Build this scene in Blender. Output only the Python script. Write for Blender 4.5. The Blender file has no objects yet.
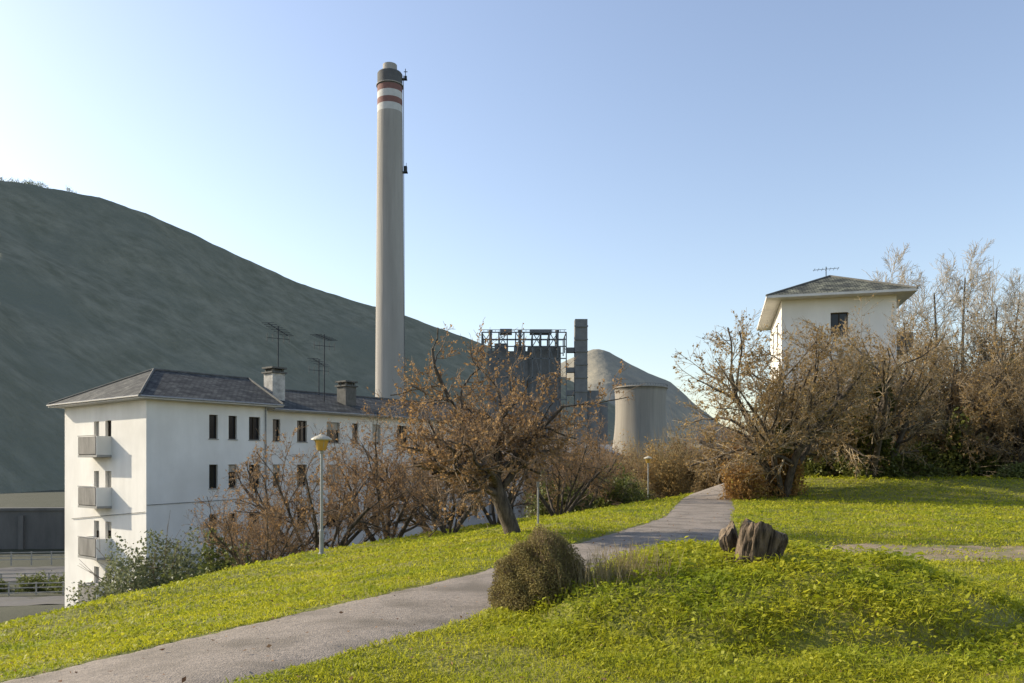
import bpy, math, random
import numpy as np
from mathutils import Vector, noise as mnoise
R = math.radians
scene = bpy.context.scene
COL = scene.collection

# ------------------------------------------------------------------ helpers
def sst(a, b, x):
    t = np.clip((np.asarray(x, float) - a) / (b - a), 0, 1)
    return t * t * (3 - 2 * t)

def meta(ob, label=None, category=None, kind=None, group=None):
    if label: ob["label"] = label
    if category: ob["category"] = category
    if kind: ob["kind"] = kind
    if group: ob["group"] = group
    return ob

def link(ob, parent=None):
    COL.objects.link(ob)
    if parent is not None: ob.parent = parent
    return ob

def empty(name, loc, rotz=0, **k):
    e = bpy.data.objects.new(name, None)
    e.location = loc; e.rotation_euler = (0, 0, rotz); e.empty_display_size = 0.3
    link(e); meta(e, **k); return e

def npmesh(name, V, F, mats=(), mi=None, smooth=False):
    V = np.asarray(V, np.float32); F = np.asarray(F, np.int32)
    me = bpy.data.meshes.new(name)
    n, k = F.shape
    me.vertices.add(len(V)); me.vertices.foreach_set("co", V.ravel())
    me.loops.add(n * k); me.loops.foreach_set("vertex_index", F.ravel())
    me.polygons.add(n)
    me.polygons.foreach_set("loop_start", np.arange(0, n * k, k, dtype=np.int32))
    me.polygons.foreach_set("loop_total", np.full(n, k, np.int32))
    for m in mats: me.materials.append(m)
    if mi is not None: me.polygons.foreach_set("material_index", np.asarray(mi, np.int32))
    if smooth: me.polygons.foreach_set("use_smooth", np.ones(n, bool))
    me.update(calc_edges=True); me.validate()
    return me

class MB:
    def __init__(s): s.v = []; s.f = []; s.m = []; s.uv = []
    def face(s, pts, m=0, uv=None):
        b = len(s.v); s.v += [tuple(p) for p in pts]
        s.f.append(tuple(range(b, b + len(pts)))); s.m.append(m)
        s.uv.append(uv if uv else [(0, 0)] * len(pts))
    def box(s, a, b, m=0):
        x0, y0, z0 = a; x1, y1, z1 = b
        P = [(x0,y0,z0),(x1,y0,z0),(x1,y1,z0),(x0,y1,z0),(x0,y0,z1),(x1,y0,z1),(x1,y1,z1),(x0,y1,z1)]
        for q in ((0,3,2,1),(4,5,6,7),(0,1,5,4),(1,2,6,5),(2,3,7,6),(3,0,4,7)):
            s.face([P[i] for i in q], m)
    def beam(s, p, q, w, m=0, n=4):
        p = Vector(p); q = Vector(q); d = (q - p)
        if d.length < 1e-6: return
        d.normalize(); ref = Vector((0,0,1)) if abs(d.z) < .9 else Vector((1,0,0))
        a = d.cross(ref).normalized(); b = d.cross(a)
        off = [a*math.cos(2*math.pi*(i+.5)/n)*w + b*math.sin(2*math.pi*(i+.5)/n)*w for i in range(n)]
        for i in range(n):
            j = (i+1) % n
            s.face([p+off[j], p+off[i], q+off[i], q+off[j]], m)
        s.face([p+o for o in off], m); s.face([q+o for o in reversed(off)], m)
    def lathe(s, prof, n=24, m=0, c=(0,0), cap=True, mats=None):
        for k in range(len(prof)-1):
            r0, z0 = prof[k]; r1, z1 = prof[k+1]
            mm = mats[k] if mats else m
            for i in range(n):
                a = 2*math.pi*i/n; b = 2*math.pi*(i+1)/n
                s.face([(c[0]+r0*math.cos(a), c[1]+r0*math.sin(a), z0),(c[0]+r0*math.cos(b), c[1]+r0*math.sin(b), z0),
                        (c[0]+r1*math.cos(b), c[1]+r1*math.sin(b), z1),(c[0]+r1*math.cos(a), c[1]+r1*math.sin(a), z1)], mm)
        if cap:
            r, z = prof[-1]
            if r > 1e-3: s.face([(c[0]+r*math.cos(2*math.pi*i/n), c[1]+r*math.sin(2*math.pi*i/n), z) for i in range(n)], mats[-1] if mats else m)
    def mesh(s, name, mats, smooth=False, weld=False):
        me = bpy.data.meshes.new(name)
        me.from_pydata(s.v, [], s.f)
        for m in mats: me.materials.append(m)
        me.polygons.foreach_set("material_index", s.m)
        uvl = me.uv_layers.new(name="UVMap")
        flat = [c for f in s.uv for u in f for c in u]
        uvl.data.foreach_set("uv", flat)
        if smooth: me.polygons.foreach_set("use_smooth", [True]*len(s.f))
        me.update()
        if weld:
            import bmesh
            bm = bmesh.new(); bm.from_mesh(me)
            bmesh.ops.remove_doubles(bm, verts=bm.verts, dist=1e-4)
            bm.to_mesh(me); bm.free()
        return me
    def obj(s, name, mats, parent=None, smooth=False, weld=False, loc=(0,0,0), **k):
        o = bpy.data.objects.new(name, s.mesh(name, mats, smooth, weld)); o.location = loc
        link(o, parent); meta(o, **k); return o

# ------------------------------------------------------------------ materials
def mat(name, c1, c2=None, scale=5.0, rough=.85, bump=0.0, bscale=None, detail=6, coord="Object",
        c3=None, scale3=.5, metallic=0, island=False, trans=0.0, stretch=None, bdist=.02, spec=.3, low=None):
    m = bpy.data.materials.new(name); m.use_nodes = True
    nt = m.node_tree; N = nt.nodes; L = nt.links
    bs = N["Principled BSDF"]; bs.inputs["Roughness"].default_value = rough
    bs.inputs["Metallic"].default_value = metallic
    bs.inputs["Specular IOR Level"].default_value = spec
    tc = N.new("ShaderNodeTexCoord"); vec = tc.outputs[coord]
    if stretch:
        mp = N.new("ShaderNodeMapping"); mp.inputs["Scale"].default_value = stretch
        L.new(vec, mp.inputs[0]); vec = mp.outputs[0]
    col = None
    if c2 is not None:
        cr = N.new("ShaderNodeValToRGB")
        cr.color_ramp.elements[0].color = (*c1, 1); cr.color_ramp.elements[1].color = (*c2, 1)
        if island:
            g = N.new("ShaderNodeNewGeometry"); L.new(g.outputs["Random Per Island"], cr.inputs[0])
            cr.color_ramp.elements[0].position = 0; cr.color_ramp.elements[1].position = 1
        else:
            nz = N.new("ShaderNodeTexNoise"); nz.inputs["Scale"].default_value = scale
            nz.inputs["Detail"].default_value = detail; nz.inputs["Roughness"].default_value = .65
            L.new(vec, nz.inputs["Vector"]); L.new(nz.outputs["Fac"], cr.inputs[0])
            cr.color_ramp.elements[0].position = .36; cr.color_ramp.elements[1].position = .64
        col = cr.outputs[0]
        if c3 is not None:
            n3 = N.new("ShaderNodeTexNoise"); n3.inputs["Scale"].default_value = scale3; n3.inputs["Detail"].default_value = 5
            L.new(tc.outputs[coord], n3.inputs["Vector"])
            r3 = N.new("ShaderNodeValToRGB"); r3.color_ramp.elements[0].position = .45; r3.color_ramp.elements[1].position = .68
            L.new(n3.outputs["Fac"], r3.inputs[0])
            mx = N.new("ShaderNodeMix"); mx.data_type = 'RGBA'
            L.new(r3.outputs[0], mx.inputs[0]); L.new(col, mx.inputs[6]); mx.inputs[7].default_value = (*c3, 1)
            col = mx.outputs[2]
        if low is not None:  # mixes a darker colour in with falling height, painting valley shade
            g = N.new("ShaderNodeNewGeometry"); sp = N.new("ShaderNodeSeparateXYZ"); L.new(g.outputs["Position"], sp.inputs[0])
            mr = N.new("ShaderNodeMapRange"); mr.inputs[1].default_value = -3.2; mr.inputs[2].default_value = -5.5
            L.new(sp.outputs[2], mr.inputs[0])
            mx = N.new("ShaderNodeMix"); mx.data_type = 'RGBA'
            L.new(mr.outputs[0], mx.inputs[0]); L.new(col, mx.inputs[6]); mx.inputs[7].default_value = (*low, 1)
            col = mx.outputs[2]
        L.new(col, bs.inputs["Base Color"])
    else:
        bs.inputs["Base Color"].default_value = (*c1, 1)
    if bump > 0:
        nb = N.new("ShaderNodeTexNoise"); nb.inputs["Scale"].default_value = bscale or scale*4; nb.inputs["Detail"].default_value = 5
        L.new(vec, nb.inputs["Vector"])
        bp = N.new("ShaderNodeBump"); bp.inputs["Strength"].default_value = bump; bp.inputs["Distance"].default_value = bdist
        L.new(nb.outputs["Fac"], bp.inputs["Height"]); L.new(bp.outputs[0], bs.inputs["Normal"])
    if trans > 0:
        tr = N.new("ShaderNodeBsdfTranslucent"); ms = N.new("ShaderNodeMixShader"); ms.inputs[0].default_value = trans
        if col is not None: L.new(col, tr.inputs["Color"])
        else: tr.inputs["Color"].default_value = (*c1, 1)
        L.new(bs.outputs[0], ms.inputs[1]); L.new(tr.outputs[0], ms.inputs[2])
        L.new(ms.outputs[0], N["Material Output"].inputs["Surface"])
    return m

def slate_mat(name, k, warm):
    m = bpy.data.materials.new(name); m.use_nodes = True
    nt = m.node_tree; N = nt.nodes; L = nt.links; bs = N["Principled BSDF"]; bs.inputs["Roughness"].default_value = .8
    bs.inputs["Specular IOR Level"].default_value = .2
    tc = N.new("ShaderNodeTexCoord"); br = N.new("ShaderNodeTexBrick")
    br.inputs["Scale"].default_value = 1; br.inputs["Brick Width"].default_value = .36; br.inputs["Row Height"].default_value = .26
    br.inputs["Mortar Size"].default_value = .025; br.inputs["Color1"].default_value = (.030*k,.033*k,.035*k*warm,1)
    br.inputs["Color2"].default_value = (.082*k,.085*k,.085*k*warm,1); br.inputs["Mortar"].default_value = (.012,.012,.012,1)
    L.new(tc.outputs["UV"], br.inputs["Vector"])
    nz = N.new("ShaderNodeTexNoise"); nz.inputs["Scale"].default_value = 1.1; nz.inputs["Detail"].default_value = 8
    L.new(tc.outputs["UV"], nz.inputs["Vector"])
    rr = N.new("ShaderNodeValToRGB"); rr.color_ramp.elements[0].position=.38; rr.color_ramp.elements[1].position=.66
    rr.color_ramp.elements[0].color=(.55,.55,.55,1); rr.color_ramp.elements[1].color=(1.8,1.72,1.5,1)
    L.new(nz.outputs["Fac"], rr.inputs[0])
    mx = N.new("ShaderNodeMix"); mx.data_type='RGBA'; mx.blend_type='MULTIPLY'; mx.inputs[0].default_value=1
    L.new(br.outputs["Color"], mx.inputs[6]); L.new(rr.outputs[0], mx.inputs[7]); L.new(mx.outputs[2], bs.inputs["Base Color"])
    bp = N.new("ShaderNodeBump"); bp.inputs["Strength"].default_value=.7; bp.inputs["Distance"].default_value=.03
    L.new(br.outputs["Color"], bp.inputs["Height"]); L.new(bp.outputs[0], bs.inputs["Normal"])
    return m

M_slate = slate_mat("slate_tiles", .95, 1.0)
M_slate2 = slate_mat("brownish_slate_tiles", 2.0, .82)  # paler and browner slate for the house roof
M_wall = mat("white_render", (.80,.775,.725), (.72,.695,.645), scale=.8, rough=.9, bump=.15, bscale=30, stretch=(1,1,.25), c3=(.66,.635,.585), scale3=.3)
M_soffit = mat("painted_eaves", (.66,.64,.60), (.55,.53,.50), scale=2)
M_concrete = mat("grey_concrete", (.36,.35,.32), (.27,.26,.24), scale=1.2, rough=.9, bump=.2, bscale=20)
M_balc = mat("balcony_panel", (.28,.265,.24), (.16,.15,.135), scale=1.5, stretch=(1,1,.3))
M_tile = mat("ridge_tile", (.13,.125,.115), (.08,.08,.07), scale=3)
M_roofch = mat("weathered_chimney_render", (.50,.48,.44), (.28,.27,.245), scale=2.5, bump=.3)
M_glass = mat("dark_window_glass", (.015,.017,.02), rough=.15, spec=.4)
M_frame = mat("brown_window_frame", (.06,.045,.03), (.04,.03,.02), scale=9)
M_shutter = mat("roller_shutter", (.42,.39,.33), (.34,.31,.26), scale=6)
M_metal = mat("galvanised_metal", (.30,.30,.29), (.22,.22,.22), scale=8, rough=.5, metallic=.4)
M_dark = mat("dark_steel", (.045,.05,.055), (.035,.038,.042), scale=.3, rough=.7)
M_steelh = mat("haze_paled_steel_frame", (.15,.16,.17), (.12,.13,.135), scale=.3, rough=.8)  # paled grey puts the haze over the steelwork into its colour
M_path = mat("asphalt_path", (.31,.26,.21), (.195,.165,.135), scale=18, bump=.7, bscale=60, coord="Object", c3=(.155,.13,.10), scale3=1.3, bdist=.02)
M_road = mat("shade_toned_asphalt_road", (.11,.105,.10), (.075,.072,.07), scale=3, bump=.3, bscale=30, c3=(.09,.085,.07), scale3=.3)  # road colour darkened to paint in the shade on the valley floor
M_dirt = mat("dirt_track", (.34,.255,.165), (.21,.16,.10), scale=6, bump=.8, bscale=40, c3=(.14,.14,.05), scale3=1.4)
M_ground = mat("lawn_soil", (.19,.19,.025), (.10,.11,.016), scale=2.6, bump=.8, bscale=18, c3=(.22,.195,.045), scale3=.35, bdist=.06, low=(.05,.052,.028))  # low: dark colour painting shade onto the valley ground and lower slope
M_grass = mat("grass_blades", (.28,.30,.012), (.50,.475,.035), island=True, rough=.6, trans=.5, c3=(.25,.30,.016), scale3=.8)
M_leaf_fallen = mat("fallen_leaf", (.12,.06,.03), (.34,.20,.10), island=True, trans=.2)
M_leaf_brown = mat("dry_leaf", (.20,.115,.05), (.46,.29,.13), island=True, trans=.45)
M_leaf_gold = mat("golden_dry_leaf", (.21,.135,.05), (.48,.33,.13), island=True, trans=.5)
M_leaf_rust = mat("rust_leaf", (.20,.10,.03), (.44,.26,.08), island=True, trans=.4)
M_leaf_green = mat("green_leaf", (.06,.08,.02), (.19,.21,.055), island=True, trans=.3, rough=.55)
M_leaf_grey = mat("grey_green_leaf", (.10,.12,.05), (.26,.27,.14), island=True, trans=.3)
M_leaf_dark = mat("ivy_leaf", (.04,.055,.012), (.17,.18,.035), island=True, trans=.3, rough=.5)
M_leaf_drybush = mat("dry_bush_leaf", (.16,.13,.045), (.32,.265,.10), island=True, trans=.35)
M_leaf_thicket = mat("thicket_leaf", (.11,.075,.035), (.28,.19,.085), island=True, trans=.35)
M_bark = mat("rough_bark", (.12,.095,.07), (.032,.026,.019), scale=14, bump=.9, bscale=30, stretch=(1,1,.3), bdist=.03)
M_twig = mat("brown_twig", (.30,.215,.14), (.17,.12,.08), scale=3)
M_twig_grey = mat("grey_twig", (.36,.285,.19), (.22,.175,.115), scale=3)
M_twig_pale = mat("pale_twig", (.46,.40,.31), (.31,.27,.21), scale=3)
M_straw = mat("dry_straw", (.34,.27,.14), (.52,.43,.25), island=True, trans=.4)
M_stump = mat("weathered_stump_wood", (.185,.135,.09), (.02,.015,.010), scale=14, bump=1.0, bscale=34, stretch=(1,1,.16), bdist=.06)
M_stumptop = mat("cut_stump_wood", (.24,.18,.12), (.08,.06,.04), scale=9, bump=.8)
M_mount = mat("haze_paled_mountainside", (.165,.165,.118), (.255,.245,.180), scale=.05, rough=1, bump=.6, bscale=.25, detail=15, c3=(.18,.185,.14), scale3=.008, bdist=3, spec=0)  # base colour brightened to stand in for haze over the slope
M_mount2 = mat("distant_hillside", (.24,.225,.185), (.345,.31,.235), scale=.02, rough=1, bump=.5, bscale=.05, detail=12, c3=(.26,.25,.21), scale3=.006, bdist=6, spec=0)  # light base colour imitates distance haze on the far hill
M_chim = mat("chimney_concrete", (.39,.365,.33), (.29,.27,.245), scale=.2, rough=.9, stretch=(1,1,.06), detail=10, c3=(.33,.31,.28), scale3=.05, bump=.4, bscale=.8, bdist=.3)
M_chdark = mat("chimney_dark_paint", (.12,.12,.12), (.09,.09,.09), scale=.3)
M_red = mat("red_band_paint", (.24,.125,.105), (.19,.10,.09), scale=.5)
M_white = mat("white_band_paint", (.58,.565,.54), (.50,.485,.46), scale=.5)
M_cool = mat("cooling_tower_concrete", (.34,.31,.265), (.25,.23,.20), scale=.25, stretch=(1,1,.05), rough=.9, detail=9)
M_plant = mat("haze_paled_cladding", (.19,.195,.20), (.145,.15,.155), scale=.2)  # greys lightened so the colour carries the distance haze
M_plant2 = mat("weathered_grey_cladding", (.20,.205,.20), (.15,.15,.15), scale=.25)
M_wallgrey = mat("stained_shade_toned_concrete", (.14,.135,.125), (.08,.08,.075), scale=.25, stretch=(1,1,.3))  # streaked concrete, its dark tone painting the shade on the valley wall
M_lampyel = mat("yellowed_lamp_diffuser", (.66,.46,.12), (.54,.35,.08), scale=4, rough=.4, trans=.4)
M_lampwhite = mat("lamp_cap_paint", (.50,.46,.36), (.36,.33,.25), scale=6, rough=.5)
M_post = mat("lamp_post_paint", (.34,.35,.34), (.26,.27,.26), scale=5, rough=.5, metallic=.2)
M_rail = mat("pale_railing_paint", (.34,.34,.32), (.24,.24,.22), scale=2)
M_roofpale = mat("grey_shed_roof", (.20,.20,.20), (.15,.15,.15), scale=.6)

# ------------------------------------------------------------------ terrain
def smoothline(P, n=40):
    P = np.array(P, float); out = []
    Q = np.vstack([2*P[0]-P[1], P, 2*P[-1]-P[-2]])
    for i in range(1, len(Q)-2):
        for t in np.linspace(0, 1, n, endpoint=False):
            a, b, c, d = Q[i-1], Q[i], Q[i+1], Q[i+2]
            out.append(.5*((2*b)+(-a+c)*t+(2*a-5*b+4*c-d)*t*t+(-a+3*b-3*c+d)*t**3))
    out.append(P[-1]); return np.array(out)
PATH = smoothline([(-14,.5),(-9.5,2.3),(-6.1,4.0),(-3.65,5.9),(-2.4,7.4),(-1.42,8.8),(-.2,10.6),(1.5,13.6),(3.6,18.2),(6.0,25.5),(8.9,36.4),(11.7,47),(15.2,60),(19,75),(24,92)], 16)
def HWf(Y): return 1.08+.20*(1-sst(5.5, 10, Y))+.42*sst(11.5, 14, Y)*(1-sst(17, 26, Y))+.12*sst(24, 30, Y)
DIRT = smoothline([(1.9,15.0),(3.6,15.1),(6,14.8),(9,14.7),(14,14.8),(24,15.5)], 12)
def pdist(X, Y, P):
    sh = np.shape(X); x = np.ravel(X).astype(float); y = np.ravel(Y).astype(float)
    d = np.full(x.shape, 1e9)
    m = (y > P[:,1].min()-6) & (y < P[:,1].max()+6) & (x > P[:,0].min()-6) & (x < P[:,0].max()+6)
    xm, ym = x[m], y[m]; dm = np.full(xm.shape, 1e9)
    for i in range(len(P)-1):
        ax, ay = P[i]; bx, by = P[i+1]; vx, vy = bx-ax, by-ay
        t = np.clip(((xm-ax)*vx+(ym-ay)*vy)/(vx*vx+vy*vy+1e-12), 0, 1)
        dm = np.minimum(dm, np.hypot(xm-ax-t*vx, ym-ay-t*vy))
    d[m] = dm; return d.reshape(sh)
def wob(x, y, s):
    return (np.sin(x*1.3*s+1.7*np.sin(y*.7*s))+np.sin(y*1.7*s+1.3*np.sin(x*.9*s+2))+np.sin((x+y)*.8*s+4)+np.sin((x*1.1-y*1.4)*s*1.9+1))/4
def H(X, Y):
    X = np.asarray(X, float); Y = np.asarray(Y, float)
    Xc = np.interp(Y, [-50,0,12,23,32,42,55,75,100,200], [-14,-12,-8,-5.8,-2,3,9,12.5,18,60])
    u = Xc - X
    z = -1.6 - 1.0*sst(-8, 0, u) - 6.8*(1-np.exp(-(np.maximum(u,0)/11)**1.6))
    dp = pdist(X, Y, PATH); hw = HWf(Y)
    e = ((X-2.75)/2.85)**2 + ((Y-9.5)/2.7)**2
    md = np.clip(1-e, 0, 1)**.6*sst(hw-.1, hw+.9, dp)
    z = z + .50*md + .05*md*wob(X, Y, 3.3)
    z = z + .9*sst(33, 41, Y)*sst(9, 16, X)
    z = z - 1.8*sst(46, 78, Y)*(1-sst(2, 12, X-14-.28*(Y-36)))
    z = z + 8.5*sst(0, 32, X-14-.28*(Y-36))*sst(43, 80, Y)*(1-sst(150, 400, Y))
    far = sst(95, 150, Y)*(1-sst(0, 20, X-14-.28*(Y-36)))
    z = z*(1-far) + (-9.8)*far
    far2 = sst(300, 700, np.hypot(X, Y)); z = z*(1-far2) + (-11)*far2
    z = z + .05*wob(X, Y, 1.6)*sst(hw+.05, hw+1.4, dp) + .2*wob(X, Y, .12)*sst(25, 60, np.hypot(X, Y))
    return z
def h1(x, y): return float(H(np.array([x]), np.array([y]))[0])

def axis(lo, hi, step, g, ext):
    a = list(np.arange(lo, hi, step)); s = step
    r = []; v = a[-1]
    while v < ext: s *= g; v += s; r.append(v)
    s = step; l = []; v = a[0]
    while v > -ext: s *= g; v -= s; l.append(v)
    return np.array(l[::-1]+a+r)
gx = axis(-10, 12, .13, 1.045, 5000); gy = axis(3, 20, .13, 1.045, 5000)
GX, GY = np.meshgrid(gx, gy)
GZ = H(GX, GY)
dpth = pdist(GX, GY, PATH); GZ = GZ - .05*(1-sst(-.24, -.06, dpth-HWf(GY)))
ddrt = pdist(GX, GY, DIRT); GZ = GZ - .04*(1-sst(1.2, 1.45, ddrt))
nx, ny = len(gx), len(gy)
idx = np.arange(nx*ny).reshape(ny, nx)
F = np.stack([idx[:-1,:-1], idx[:-1,1:], idx[1:,1:], idx[1:,:-1]], -1).reshape(-1, 4)
V = np.stack([GX, GY, GZ], -1).reshape(-1, 3)
ground = link(bpy.data.objects.new("ground", npmesh("ground", V, F, [M_ground], smooth=True)))
meta(ground, label="green lawn sloping down towards the valley floor", category="ground", kind="structure")

def strip(name, P, hw, m, label, lift, rag=1.0):
    d = np.gradient(P, axis=0); d /= np.linalg.norm(d, axis=1)[:, None]
    nrm = np.stack([-d[:,1], d[:,0]], 1); K = 11
    t = np.linspace(0, len(P)-1, len(P)*4)
    Px = np.stack([np.interp(t, np.arange(len(P)), P[:,k]) for k in (0,1)], 1)
    Nx = np.stack([np.interp(t, np.arange(len(P)), nrm[:,k]) for k in (0,1)], 1)
    hwv = hw(Px[:,1]) if callable(hw) else hw
    jl = 1+rag*(.04*np.sin(t*1.1)+.03*np.sin(t*2.7+1)); jr = 1+rag*(.04*np.sin(t*.9+2)+.03*np.sin(t*3.1))
    rows = []
    for k in range(K):
        w = (k/(K-1)*2-1)
        ww = np.where(w < 0, w*jl, w*jr)*hwv
        p = Px+Nx*ww[:, None]
        z = H(p[:,0], p[:,1])+lift-(.03 if abs(w) == 1 else 0)
        rows.append(np.column_stack([p, z]))
    V = np.stack(rows, 1); n = len(t)
    idx = np.arange(n*K).reshape(n, K)
    F = np.stack([idx[:-1,:-1], idx[1:,:-1], idx[1:,1:], idx[:-1,1:]], -1).reshape(-1, 4)[:, ::-1]
    o = link(bpy.data.objects.new(name, npmesh(name, V.reshape(-1,3), F, [m], smooth=True)))
    meta(o, label=label, category="path", kind="structure")
strip("path", PATH, HWf, M_path, "winding worn asphalt footpath across the lawn", .004)
strip("dirt_path", DIRT, 1.5, M_dirt, "bare earth track joining the footpath", .001, 2.5)

# ------------------------------------------------------------------ mountains
def mountain(name, prof, baseD, ridgeD, m, seed, amp, label, back=1.6, nB=90, nA=340, basez=-13, pw=1.15):
    px = np.array([p[0] for p in prof], float); py = np.array([p[1] for p in prof], float)
    xs = np.linspace(px[0], px[-1], nA); V = []
    off = Vector((seed*7.3, seed*3.1, 0))
    for i, x in enumerate(xs):
        y = np.interp(x, px, py)
        rD = np.interp(x, ridgeD[0], ridgeD[1]); bD = np.interp(x, baseD[0], baseD[1])
        hz = (465-y)/796*rD
        for j in range(nB+1):
            v = j/nB*1.35
            if v <= 1:
                D = bD+(rD-bD)*v; z = basez+(hz-basez)*(v**pw*(1-.12*math.sin(v*math.pi)) )
            else:
                D = rD*(1+(v-1)*back); z = hz-(hz-basez)*((v-1)/.35)**1.3
            X = (x-512)/796*D
            p = Vector((X/260, D/260, 0))+off
            g = mnoise.fractal(p, 1.0, 2.0, 4)
            w = math.sin(min(v,1)*math.pi)**.7 if 0 < v < 1 else 0
            z += amp*g*w + 1.3*mnoise.fractal(Vector((X/30, D/30, 3)), 1, 2, 3)
            V.append((X, D, z))
    idx = np.arange(nA*(nB+1)).reshape(nA, nB+1)
    F = np.stack([idx[:-1,:-1], idx[1:,:-1], idx[1:,1:], idx[:-1,1:]], -1).reshape(-1, 4)
    o = link(bpy.data.objects.new(name, npmesh(name, V, F, [m], smooth=True)))
    meta(o, label=label, category="mountain", kind="structure"); return V, nA, nB
profL = [(-700,60),(-300,120),(-100,162),(0,178),(60,187),(100,195),(150,213),(200,235),(250,259),(300,282),(350,298),(400,312),(440,327),(470,338),(520,356),(580,385),(650,425),(720,470)]
MV, mA, mB = mountain("mountain", profL, ([-700,0,600],[190,260,760]), ([-700,0,600],[700,800,1500]), M_mount, 3, 26, "long shaded scrub-covered mountain ridge, paled for haze, above the valley")
profR = [(300,440),(400,410),(480,385),(560,362),(585,350),(596,347),(608,350),(625,360),(650,373),(672,382),(695,404),(730,430),(800,448),(900,455),(1100,450),(1400,440)]
mountain("distant_hill", profR, ([300,1400],[1300,1300]), ([300,1400],[2100,2100]), M_mount2, 9, 30, "pointed hill with haze-paled colour beyond the cooling tower", nB=60, nA=200)

# ------------------------------------------------------------------ vegetation generators
def tubes(segs, sides):
    S = np.array(segs, float)
    n = len(S); ref = np.array([.31,.17,.93]); ref /= np.linalg.norm(ref)
    def ring(p, t, r):
        t = t/np.maximum(np.linalg.norm(t, axis=1, keepdims=True), 1e-9)
        a = np.cross(t, ref); a /= np.maximum(np.linalg.norm(a, axis=1, keepdims=True), 1e-6); b = np.cross(t, a)
        ang = np.arange(sides)*2*np.pi/sides
        return p[:,None,:]+r[:,None,None]*(a[:,None,:]*np.cos(ang)[None,:,None]+b[:,None,:]*np.sin(ang)[None,:,None])
    A = ring(S[:,0:3], S[:,3:6], S[:,6]); B = ring(S[:,7:10], S[:,10:13], S[:,13])
    V = np.concatenate([A, B], 1).reshape(-1, 3)
    base = np.arange(n)[:,None]*2*sides; i = np.arange(sides)[None,:]; j = (i+1) % sides
    F = np.stack([base+i, base+j, base+sides+j, base+sides+i], -1).reshape(-1, 4)
    return V, F

def leafquads(P, size, rng, flat=0.0, aspect=.62):
    n = len(P); a = rng.normal(size=(n,3)); a[:,2] *= (1-flat); a /= np.linalg.norm(a, axis=1, keepdims=True)
    b = rng.normal(size=(n,3)); b[:,2] *= (1-flat); b -= (b*a).sum(1, keepdims=True)*a; b /= np.maximum(np.linalg.norm(b, axis=1, keepdims=True), 1e-6)
    s = size*rng.uniform(.6, 1.3, n)[:,None]
    c = np.cross(a, b)*s*.18
    V = np.stack([P-a*s, P+b*s*aspect+c, P+a*s, P-b*s*aspect+c], 1).reshape(-1, 3)
    F = np.arange(n*4).reshape(n, 4); return V, F

def ellenv(c, r, lump=.12, seed=0):
    cx_, cy_, cz_ = c; rx, ry, rz = r
    def f(p, lv):
        x = (p[0]-cx_)/rx; y = (p[1]-cy_)/ry; z = (p[2]-cz_)/rz
        d = math.sqrt(x*x+y*y+z*z)
        l = 1+lump*(math.sin(3*x/max(d,.3)+seed)*math.sin(4*y/max(d,.3)+seed*2)+.7*math.sin(6*z/max(d,.3)+5*x+seed*3))
        return d < l or p[2] < cz_-rz*.9
    return f

def grow(rng, levels, base=(0,0,0), dir0=(0,0,1), len0=1.5, rad0=.12, stems=None, env=None):
    out = [[] for _ in levels]
    if stems: stack = [(np.array(b, float), np.array(d, float), l, r, 0) for b, d, l, r in stems]
    else: stack = [(np.array(base, float), np.array(dir0, float), len0, rad0, 0)]
    while stack:
        p, d, ln, rad, lv = stack.pop()
        L = levels[lv]; ns = L['seg']; d = d/np.linalg.norm(d)
        pts = [p]; ds = [d]; rs = [rad]
        tip = L.get('tip', .45)
        for i in range(ns):
            d = d+rng.normal(size=3)*L['wob']+np.array([0,0,L['up']]); d /= np.linalg.norm(d)
            q = p+d*ln/ns
            if env is not None and lv > 0 and not env(q, lv): break
            p = q; pts.append(p); ds.append(d); rs.append(rad*(1-(1-tip)*(i+1)/ns))
        ns = len(pts)-1
        if ns == 0: continue
        T = [ds[0]]+[(ds[i]+ds[min(i+1, ns)])/2 for i in range(1, ns+1)]
        for i in range(ns):
            out[lv].append(np.concatenate([pts[i], T[i], [rs[i]], pts[i+1], T[i+1], [rs[i+1]]]))
        if lv+1 < len(levels):
            C = levels[lv+1]; n = C['n']; n = int(n)+(rng.random() < n-int(n))
            ph = rng.random()*6.28
            for k in range(n):
                t = C['start']+(1-C['start'])*(k+rng.random()*.9)/n
                if k == n-1: t = 1.0
                i = min(int(t*ns), ns-1); f = t*ns-i
                pos = pts[i]*(1-f)+pts[i+1]*f; dd = ds[i+1]
                r = rs[i]*(1-f)+rs[i+1]*f
                if C.get('even'):
                    aa = ph+k*2.4+rng.normal()*.15; a = np.array([math.cos(aa), math.sin(aa), 0.])
                else: a = rng.normal(size=3)
                a -= a.dot(dd)*dd; a /= np.linalg.norm(a)
                ang = R(C['ang'])*rng.uniform(.65, 1.25)*(.45 if k == n-1 else 1)
                nd = dd*math.cos(ang)+a*math.sin(ang)
                stack.append((pos, nd, ln*C['ratio']*rng.uniform(.7, 1.2)*(1-.35*t*(k != n-1)), max(r*C.get('rr', .62), .003), lv+1))
    return out

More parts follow.
